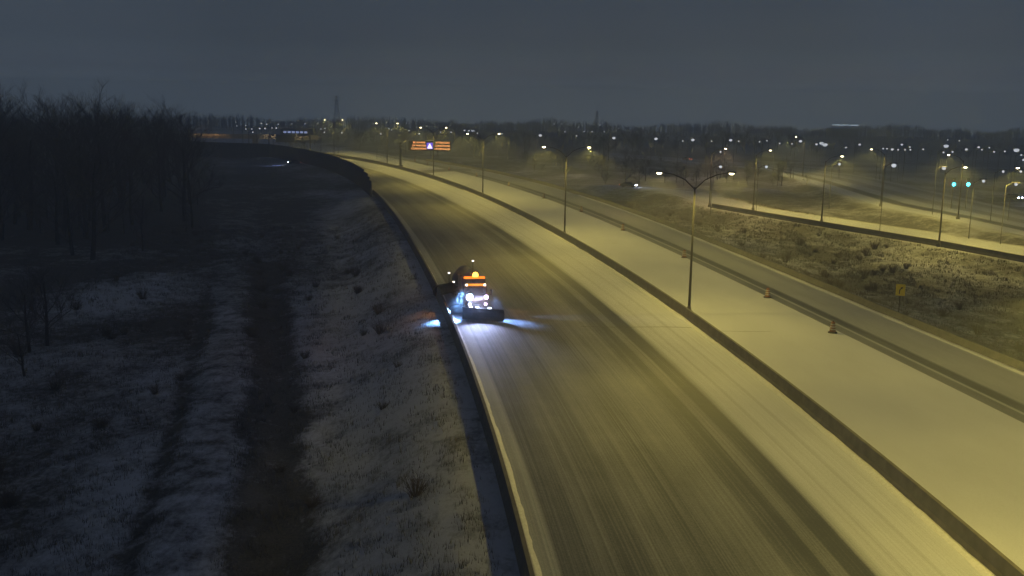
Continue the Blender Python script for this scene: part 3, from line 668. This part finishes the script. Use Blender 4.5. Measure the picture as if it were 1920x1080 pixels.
def pylon(px, top, dist, label):
    x = (px-960)/F*dist; hh = 21.4-(top-(185+.0159*px))*dist/F
    o_ = thing('power_pylon', label, 'pylon', (x, dist, 0), .3); k = MB(); w0 = hh*.11
    def w(z): return w0*max(0, 1-z/hh)**1.1+.35
    zs = [hh*i/9 for i in range(10)]
    for sx_ in (-1, 1):
        for sy_ in (-1, 1): k.tube([(sx_*w(z), sy_*w(z), z) for z in zs], .11, 4)
    for i in range(9):
        for sy_ in (-1, 1):
            k.tube([(-w(zs[i]), sy_*w(zs[i]), zs[i]), (w(zs[i+1]), sy_*w(zs[i+1]), zs[i+1])], .09, 3); k.tube([(w(zs[i]), sy_*w(zs[i]), zs[i]), (-w(zs[i+1]), sy_*w(zs[i+1]), zs[i+1])], .09, 3)
    k.build('tower', latm, o_)
    for f_ in (.72, .84, .95):
        k = MB(); k.tube([(-hh*.13, 0, hh*f_), (0, 0, hh*f_+.8), (hh*.13, 0, hh*f_)], .14, 4); k.tube([(-hh*.13, 0, hh*f_), (hh*.13, 0, hh*f_)], .1, 4); k.build('crossarm', latm, o_)
pylon(631, 180, 900, 'tall steel lattice pylon rising over the tree line left of the message sign')
pylon(1112, 208, 980, 'faint lattice pylon rising over the trees near the middle of the horizon')
R = random.Random(3); k = MB()
for i in range(2600):
    px = R.uniform(150, 2100); dist = R.uniform(840, 990); x = (px-960)/F*dist; h = R.uniform(4, 10.5)*(1+.25*math.sin(px*.02)+.15*math.sin(px*.057))
    k.tube([(x, dist, -.1), (x+R.uniform(-.5, .5), dist, h*.5), (x+R.uniform(-1.5, 1.5), dist, h)], [.3, .25, .06], 3, cap=False)
    for j in range(5): z = h*R.uniform(.25, .75); k.tube([(x, dist, z), (x+R.uniform(-3, 3), dist+R.uniform(-2, 2), z+R.uniform(.5, 3.2))], [.16, .04], 3, cap=False)
tag(k.build('distant_wood', twigm), 'faint far-off wood along the horizon among the city lights', 'wood', kind='stuff')
# lit roof strip and low lit building on the horizon
p = at(1584, 248, 14.); o = thing('lit_building', 'long dim building whose lit roof edge glows above the right horizon', 'building', (p.x*880/p.y, 880, 0))
k = MB(); k.box((0, 6, 3.5), (24, 12, 7.)); k.build('wall', mat('dim_wall', (.1, .11, .13), .9), o)
k = MB(); k.tube([(-10, 5, 9), (-10, 5, 11.3)], .2, 5); k.tube([(10, 5, 9), (10, 5, 11.1)], .2, 5); k.build('roof_post', dsteel, o)
k = MB(); k.box((0, 0, 10.2), (23, .3, .35)); k.build('light_strip', emis('roof_strip', (.7, .85, 1), 1.6), o)
p = at(556, 246.5, 6.); o = thing('lit_building', 'low building with a row of blue-white windows beyond the overpass', 'building', (p.x, p.y, 0))
k = MB(); k.box((0, 5, 3.8), (18, 10, 7.6)); k.build('wall', mat('dim_wall', (.1, .11, .13), .9), o)
for i in range(6): k = MB(); k.box((-6.4+i*2.3, -.03, 5.6), (1.7, .06, 1.1)); k.build('window', emis('blue_window', (.4, .5, .9), .55), o)
# ------------------------------------------------------------------ traffic signals
for px, lb in ((1788, 'left of the two glowing green traffic signals beyond the upper road'), (1815, 'right of the two glowing green traffic signals beyond the upper road')):
    p = at(px, 346, 5.5); o = thing('traffic_signal', lb, 'traffic signal', (p.x, p.y, 0), 0, 'green traffic signals'); k = MB(); k.tube([(0, .2, 0), (0, .2, 6.6)], .1, 6); k.build('pole', dsteel, o)
    k = MB(); k.box((0, 0, 6.1), (.6, .35, 1.7)); k.build('housing', dsteel, o); k = MB(); k.lathe([(.01, .1), (.24, .1), (.36, .06), (.4, 0)], n=14); k.v = [(a_, -.18-c_, b_+5.55) for a_, b_, c_ in k.v]; k.build('green_light', emis('signal_green', (.05, .75, .85), 9), o)
# ------------------------------------------------------------------ vehicles
carp = mat('car_paint', (.06, .065, .075), .35); glass = mat('car_glass', (.01, .012, .015), .1); tyre = mat('tyre', (.015, .015, .015), .9); hl = emis('headlight', (.72, .8, 1), 40); tl = emis('tail_light', (1, .2, .12), 3)
def car(p, az, label, power=600, front=True, hcol=None):
    o_ = thing('car', label, 'car', p, az); k = MB()
    k.prism([(-2.1, .3), (-2.15, .75), (-1.6, .95), (2.0, 1.0), (2.25, .7), (2.25, .3)], -.9, .9); k.v = [(y_, x_, z_) for x_, y_, z_ in k.v]; k.build('body', carp, o_)
    k = MB(); k.prism([(-1.1, .96), (-.5, 1.45), (.9, 1.48), (1.7, 1.0)], -.76, .76); k.v = [(y_, x_, z_) for x_, y_, z_ in k.v]; k.build('cabin', glass, o_)
    for sx_ in (-1, 1):
        for yy in (-1.35, 1.35):
            k = MB(); k.lathe([(.01, .1), (.28, .1), (.33, .06), (.33, -.06), (.28, -.1), (.01, -.1)], n=14); k.v = [(sx_*.84+c_, yy+a_, .33+b_) for a_, b_, c_ in k.v]; k.build('wheel', tyre, o_)
        k = MB(); k.box((sx_*.62, -2.17, .66), (.36, .08, .18)); h_ = k.build('headlight', hl, o_)
        k = MB(); k.box((sx_*.65, 2.27, .75), (.34, .06, .16)); k.build('tail_light', tl, o_)
    L = bpy.data.lights.new('headlight_beam', 'SPOT'); L.energy = power; L.color = hcol or (.6, .72, 1); L.spot_size = math.radians(70); L.spot_blend = .8; L.shadow_soft_size = .1
    b_ = link('headlight_beam', L, o_, (0, -2.3, .75)); b_.rotation_euler = (math.radians(-84), 0, 0)
    return o_
p = at(1178, 351); car(p, 1.2, 'car with white headlights on the low road behind the opposite lanes', 700)
p = at(1288, 301); car(p+Vector((0, 0, .02)), PI+.6, 'car showing red lights on the far part of the upper road', 60)
p = at(1900, 374); car(p, .35, 'car with white headlights on the snow at the right edge', 1800)
p = at(552, 311, -1); car(Vector((p.x, p.y, terrain(p.x, p.y)[0])), -1.35+PI*2, 'car behind the noise wall bend whose headlights light the snow blue', 3500, hcol=(.3, .42, 1))
# ------------------------------------------------------------------ snow plough truck
tp0 = Vector((-3.5, 101.0, .004)); tdir = math.atan2(.14, 1.0)   # local -Y faces the traffic direction, towards the camera
o = thing('plough_truck', 'snow plough truck with amber beacons and white lights pushing snow along the barrier', 'truck', tp0, tdir)
paint = mat('truck_orange', (.07, .03, .015), .45, var=.2); dark = mat('truck_chassis', (.03, .03, .032), .6); boxm = mat('dump_box', (.1, .1, .11), .6, var=.35); bladem = mat('plough_blade', (.035, .035, .045), .55, .2, var=.5, scale=2)
k = MB(); k.box((0, 4.6, .85), (.9, 9.2, .3)); k.box((0, .0, .75), (2.4, .25, .4)); k.build('chassis', dark, o)
k = MB(); k.prism([(.0, .95), (.0, 1.55), (.25, 1.75), (1.75, 1.95), (1.75, .95)], -.95, .95); k.v = [(y_, x_, z_) for x_, y_, z_ in k.v]; k.build('hood', paint, o)
k = MB(); k.box((0, -.02, 1.25), (1.2, .05, .5)); k.build('grille', dark, o)
k = MB(); k.prism([(1.75, .95), (1.75, 1.95), (2.1, 2.85), (3.6, 2.9), (3.6, .95)], -1.15, 1.15); k.v = [(y_, x_, z_) for x_, y_, z_ in k.v]; cab = k.build('cab', paint, o)
k = MB(); k.quadpts([(-1.0, 1.75, 2.02), (1.0, 1.75, 2.02), (.95, 2.03, 2.76), (-.95, 2.03, 2.76)], [(0, 1, 2, 3)]); k.build('windshield', glass, cab)
for s_ in (-1, 1):
    k = MB(); k.box((s_*1.16, 2.7, 2.3), (.03, 1.2, .75)); k.build('side_window', glass, cab)
    k = MB(); k.tube([(s_*1.15, 1.9, 2.4), (s_*1.5, 1.75, 2.4)], .03, 5); k.box((s_*1.55, 1.75, 2.3), (.22, .1, .6)); k.build('mirror', dark, o)
k = MB(); k.prism([(-1.25, 1.5), (-1.25, 3.0), (-1.15, 3.0), (-.9, 1.65), (.9, 1.65), (1.15, 3.0), (1.25, 3.0), (1.25, 1.5), (.8, 1.1), (-.8, 1.1)], 4.3, 9.2)
k.box((0, 4.2, 2.45), (2.5, .1, 2.0)); k.box((0, 9.2, 2.1), (2.5, .1, 1.7)); k.box((0, 3.8, 3.42), (2.3, .8, .06)); k.build('dump_box', boxm, o)
k = MB(); k.prism([(-1.08, 2.7), (0, 3.3), (1.08, 2.7), (.95, 2.0), (-.95, 2.0)], 4.35, 9.1); k.build('salt_load', mat('road_salt', (.3, .29, .27), .95), o)
for yy in (1.0, 6.3, 7.7):
    for s_ in (-1, 1):
        for w_ in ((1.02,) if yy < 2 else (1.08,)):
            k = MB(); wd = .15 if yy < 2 else .28; k.lathe([(.01, wd), (.3, wd*.6), (.42, wd), (.52, wd*.8), (.53, 0), (.52, -wd*.8), (.42, -wd), (.01, -wd)], n=18); k.v = [(s_*(w_)+c_, yy+a_, .53+b_) for a_, b_, c_ in k.v]
            wh = k.build('wheel', tyre, o); k = MB(); k.lathe([(.01, .03), (.2, .02), (.28, 0)], n=14); k.v = [(s_*(w_+wd*.62)+c_*s_, yy+a_, .53+b_) for a_, b_, c_ in k.v]; k.build('rim', steel, wh)
amb = emis('amber_beacon', (1, .2, .015), 1.6); amb2 = emis('amber_hot', (1, .42, .05), 5)
k = MB(); k.box((0, 3.55, 3.55), (2.2, .35, .2)); bar = k.build('light_bar', amb, o); k = MB(); k.lathe([(.01, .42), (.22, .36), (.32, .12), (.3, -.05)], (.1, 3.5, 3.72), 12); k.build('beacon', amb2, bar)
k = MB(); k.box((0, 2.25, 3.02), (1.9, .28, .16)); k.build('light_bar', emis('amber_roof', (1, .3, .025), 1.3), o)
for s_ in (-1, 1): k = MB(); k.box((s_*.95, 2.1, 3.02), (.16, .16, .14)); k.build('lit_marker', emis('marker_white', (1, .85, .7), 12), o)
whl = emis('plough_light', (.4, .55, 1), 30); whp = emis('plough_light_pink', (.85, .6, 1), 12)
for s_, mtt in ((-1, whl), (1, whp)):
    k = MB(); k.tube([(s_*.8, -.05, .9), (s_*.85, -.15, 2.1)], .04, 6); st_ = k.build('light_stand', dark, o)
    k = MB(); rr = 1.15 if s_ < 0 else .7; k.lathe([(.01, .14*rr), (.2*rr, .12*rr), (.3*rr, 0), (.2*rr, -.14*rr), (.01, -.16*rr)], n=12); k.v = [(s_*.85+a_, -.2-c_, 2.15+b_) for a_, b_, c_ in k.v]; k.build('plough_light', mtt, st_)
    k = MB(); k.lathe([(.01, .06), (.1, .05), (.13, 0), (.01, -.05)], n=12); k.v = [(s_*.82+a_, -.06-c_, 1.4+b_) for a_, b_, c_ in k.v]; k.build('headlight', mtt, o)
# front blade: curved moldboard, leading edge towards the image right
k = MB(); prof = [(.0, .06), (.22, .2), (.34, .5), (.36, .8), (.24, 1.1), (-.02, 1.32), (-.1, 1.28), (.14, 1.06), (.26, .8), (.24, .5), (.14, .24), (-.06, .06)]
R3 = Matrix.Translation((0.25, -1.7, 0)) @ Matrix.Rotation(math.radians(-24), 4, 'Z') @ Matrix.Rotation(PI/2, 4, 'Z')
k.prism([(x_, z_*1.0) for x_, z_ in prof], -2.3, 2.1, M=R3); bl = k.build('plough_blade', bladem, o)
k = MB(); k.box((0, -.6, .55), (1.3, 1.3, .2)); k.tube([(-.5, -.1, .8), (-.5, -1.2, .9)], .07, 6); k.tube([(.5, -.1, .8), (.5, -1.4, .9)], .07, 6); k.build('plough_frame', dark, o)
for xx, zz in ((-1.2, 1.36), (-.5, 1.36), (.8, 1.36)):
    k = MB(); pv = R3 @ Vector((.05, -xx, zz)); k.box(pv, (.3, .08, .09), math.radians(-24)); k.build('lit_marker', emis('marker_shine', (.7, .75, 1), 10), bl)  # reflective blade markers, their shine put in as emission
# wing blade to the barrier
k = MB(); R4 = Matrix.Translation((-1.95, 1.6, 0)) @ Matrix.Rotation(math.radians(38), 4, 'Z') @ Matrix.Rotation(PI/2, 4, 'Z')
k.prism([(x_*.8, z_*.8) for x_, z_ in prof], -.85, .95, M=R4); k.tube([(-1.0, 2.6, .9), (-1.8, 2.0, .8)], .07, 6); k.build('wing_blade', bladem, o)
def beam(par, loc, target, power, size, col=COLD, blend=.5, r=.08):
    L = bpy.data.lights.new('work_light', 'SPOT'); L.energy = power; L.color = col; L.spot_size = math.radians(size); L.spot_blend = blend; L.shadow_soft_size = r
    b_ = link('work_light', L, par, loc); d = Vector(target)-Vector(loc); b_.rotation_euler = d.to_track_quat('-Z', 'Y').to_euler(); return b_
beam(o, (-1.35, -.2, 3.0), (-3.2, -1.6, 0), 26000, 46, (.2, .45, 1), 1., .2)
beam(o, (-1.3, .6, 2.2), (-2.6, -.6, .6), 500, 80, (.25, .5, 1))
beam(o, (1.3, .0, 2.2), (3.3, -2.4, 0), 7000, 44, (.25, .48, 1), 1., .2)
beam(o, (0, -.75, 2.3), (-.5, -10, 0), 4000, 75, (.5, .6, 1), .8)
beam(o, (1.3, 1.2, 2.0), (9, -.6, 0), 1200, 22, (.6, .7, 1), .5)
L = bpy.data.lights.new('beacon_glow', 'POINT'); L.energy = 700; L.color = (1, .35, .05); L.shadow_soft_size = .2; link('beacon_glow', L, o, (.1, 3.3, 4.15))
L = bpy.data.lights.new('plough_glow', 'POINT'); L.energy = 60; L.color = (.6, .65, 1); L.shadow_soft_size = .2; link('plough_glow', L, o, (-.85, -.55, 2.15))
# added haze volume that makes the truck lights bloom
k = MB(); k.lathe([(.01, -1.9), (1.9, -1.3), (2.7, 0), (2.2, 1.5), (.9, 2.7), (.01, 2.9)], (0, 0, 0), 16); k.v = [(a_*1.25, b_*1.3, c_) for a_, b_, c_ in k.v]
sm_ = bpy.data.materials.new('glow_haze'); sm_.use_nodes = True; t = sm_.node_tree; t.nodes.clear(); oo = N(t, 'ShaderNodeOutputMaterial'); pv = N(t, 'ShaderNodeVolumePrincipled')
pv.inputs['Color'].default_value = (.95, .97, 1, 1); co_ = N(t, 'ShaderNodeTexCoord'); ln = N(t, 'ShaderNodeVectorMath', operation='MULTIPLY'); ln.inputs[1].default_value = (.30, .285, .36); t.links.new(co_.outputs['Object'], ln.inputs[0])
l2 = N(t, 'ShaderNodeVectorMath', operation='LENGTH'); t.links.new(ln.outputs[0], l2.inputs[0]); m1 = N(t, 'ShaderNodeMapRange'); t.links.new(l2.outputs['Value'], m1.inputs[0]); m1.inputs['From Min'].default_value = 1.0; m1.inputs['From Max'].default_value = .1; m1.inputs['To Max'].default_value = .05
m1.interpolation_type = 'SMOOTHSTEP'; t.links.new(m1.outputs[0], pv.inputs['Density'])
t.links.new(pv.outputs[0], oo.inputs['Volume'])
sd = k.build('glow_haze', sm_); sd.location = tp0+Vector((-.1, -.2, 2.0)); tag(sd, 'added haze volume spreading a glow round the lights of the plough truck', 'snow dust', kind='stuff')
# trailing plough trailer, swung towards the barrier
o2 = thing('tow_plough_trailer', 'dark trailer plough towed behind the truck and swung towards the left barrier', 'trailer', tp0+Matrix.Rotation(tdir, 3, 'Z') @ Vector((-1.0, 11.2, 0)), tdir-.22)
k = MB(); k.box((0, 2.5, .8), (.6, 7.0, .35)); k.box((0, -1.6, .8), (.2, 2.2, .2)); k.build('frame', dark, o2)
k = MB(); k.lathe([(.01, -2.3), (.7, -2.2), (.95, -1.9), (.95, 1.9), (.7, 2.2), (.01, 2.3)], n=16); k.v = [(a_, c_+3.0, b_+1.95) for a_, b_, c_ in k.v]; k.build('tank', boxm, o2, True)
k = MB(); R5 = Matrix.Translation((-1.3, 2.0, 0)) @ Matrix.Rotation(math.radians(58), 4, 'Z') @ Matrix.Rotation(PI/2, 4, 'Z'); k.prism(prof, -2.2, 2.6, M=R5); k.build('blade', bladem, o2)
for s_ in (-1, 1):
    k = MB(); k.lathe([(.01, .15), (.42, .15), (.5, .1), (.5, -.1), (.42, -.15), (.01, -.15)], n=16); k.v = [(s_*.9+c_, 4.6+a_, .5+b_) for a_, b_, c_ in k.v]; k.build('wheel', tyre, o2)
for x_, y_, z_ in ((1.0, 4.9, 3.4), (-1.2, .6, 2.6), (-.4, -1.2, 1.9)):
    k = MB(); k.tube([(x_, y_, 1.0), (x_, y_, z_)], .04, 5); k.box((x_, y_-.05, z_+.06), (.22, .1, .12), mi=1); k.build('lit_marker', [dark, emis('marker_soft', (1, .9, .8), 3)], o2)
# ------------------------------------------------------------------ haze: falling snow in the air
k = MB(); k.box((0, 480, 16), (2000, 1100, 48)); hz = k.build('haze', [bpy.data.materials.new('haze')])
hm = hz.data.materials[0]; hm.use_nodes = True; t = hm.node_tree; t.nodes.clear(); oo = N(t, 'ShaderNodeOutputMaterial'); pv = N(t, 'ShaderNodeVolumePrincipled')
pv.inputs['Color'].default_value = (.86, .93, 1, 1); pv.inputs['Density'].default_value = .00128; pv.inputs['Anisotropy'].default_value = .2
t.links.new(pv.outputs[0], oo.inputs['Volume']); tag(hz, 'thin night haze of falling snow', 'haze', kind='stuff')
bpy.context.view_layer.update()
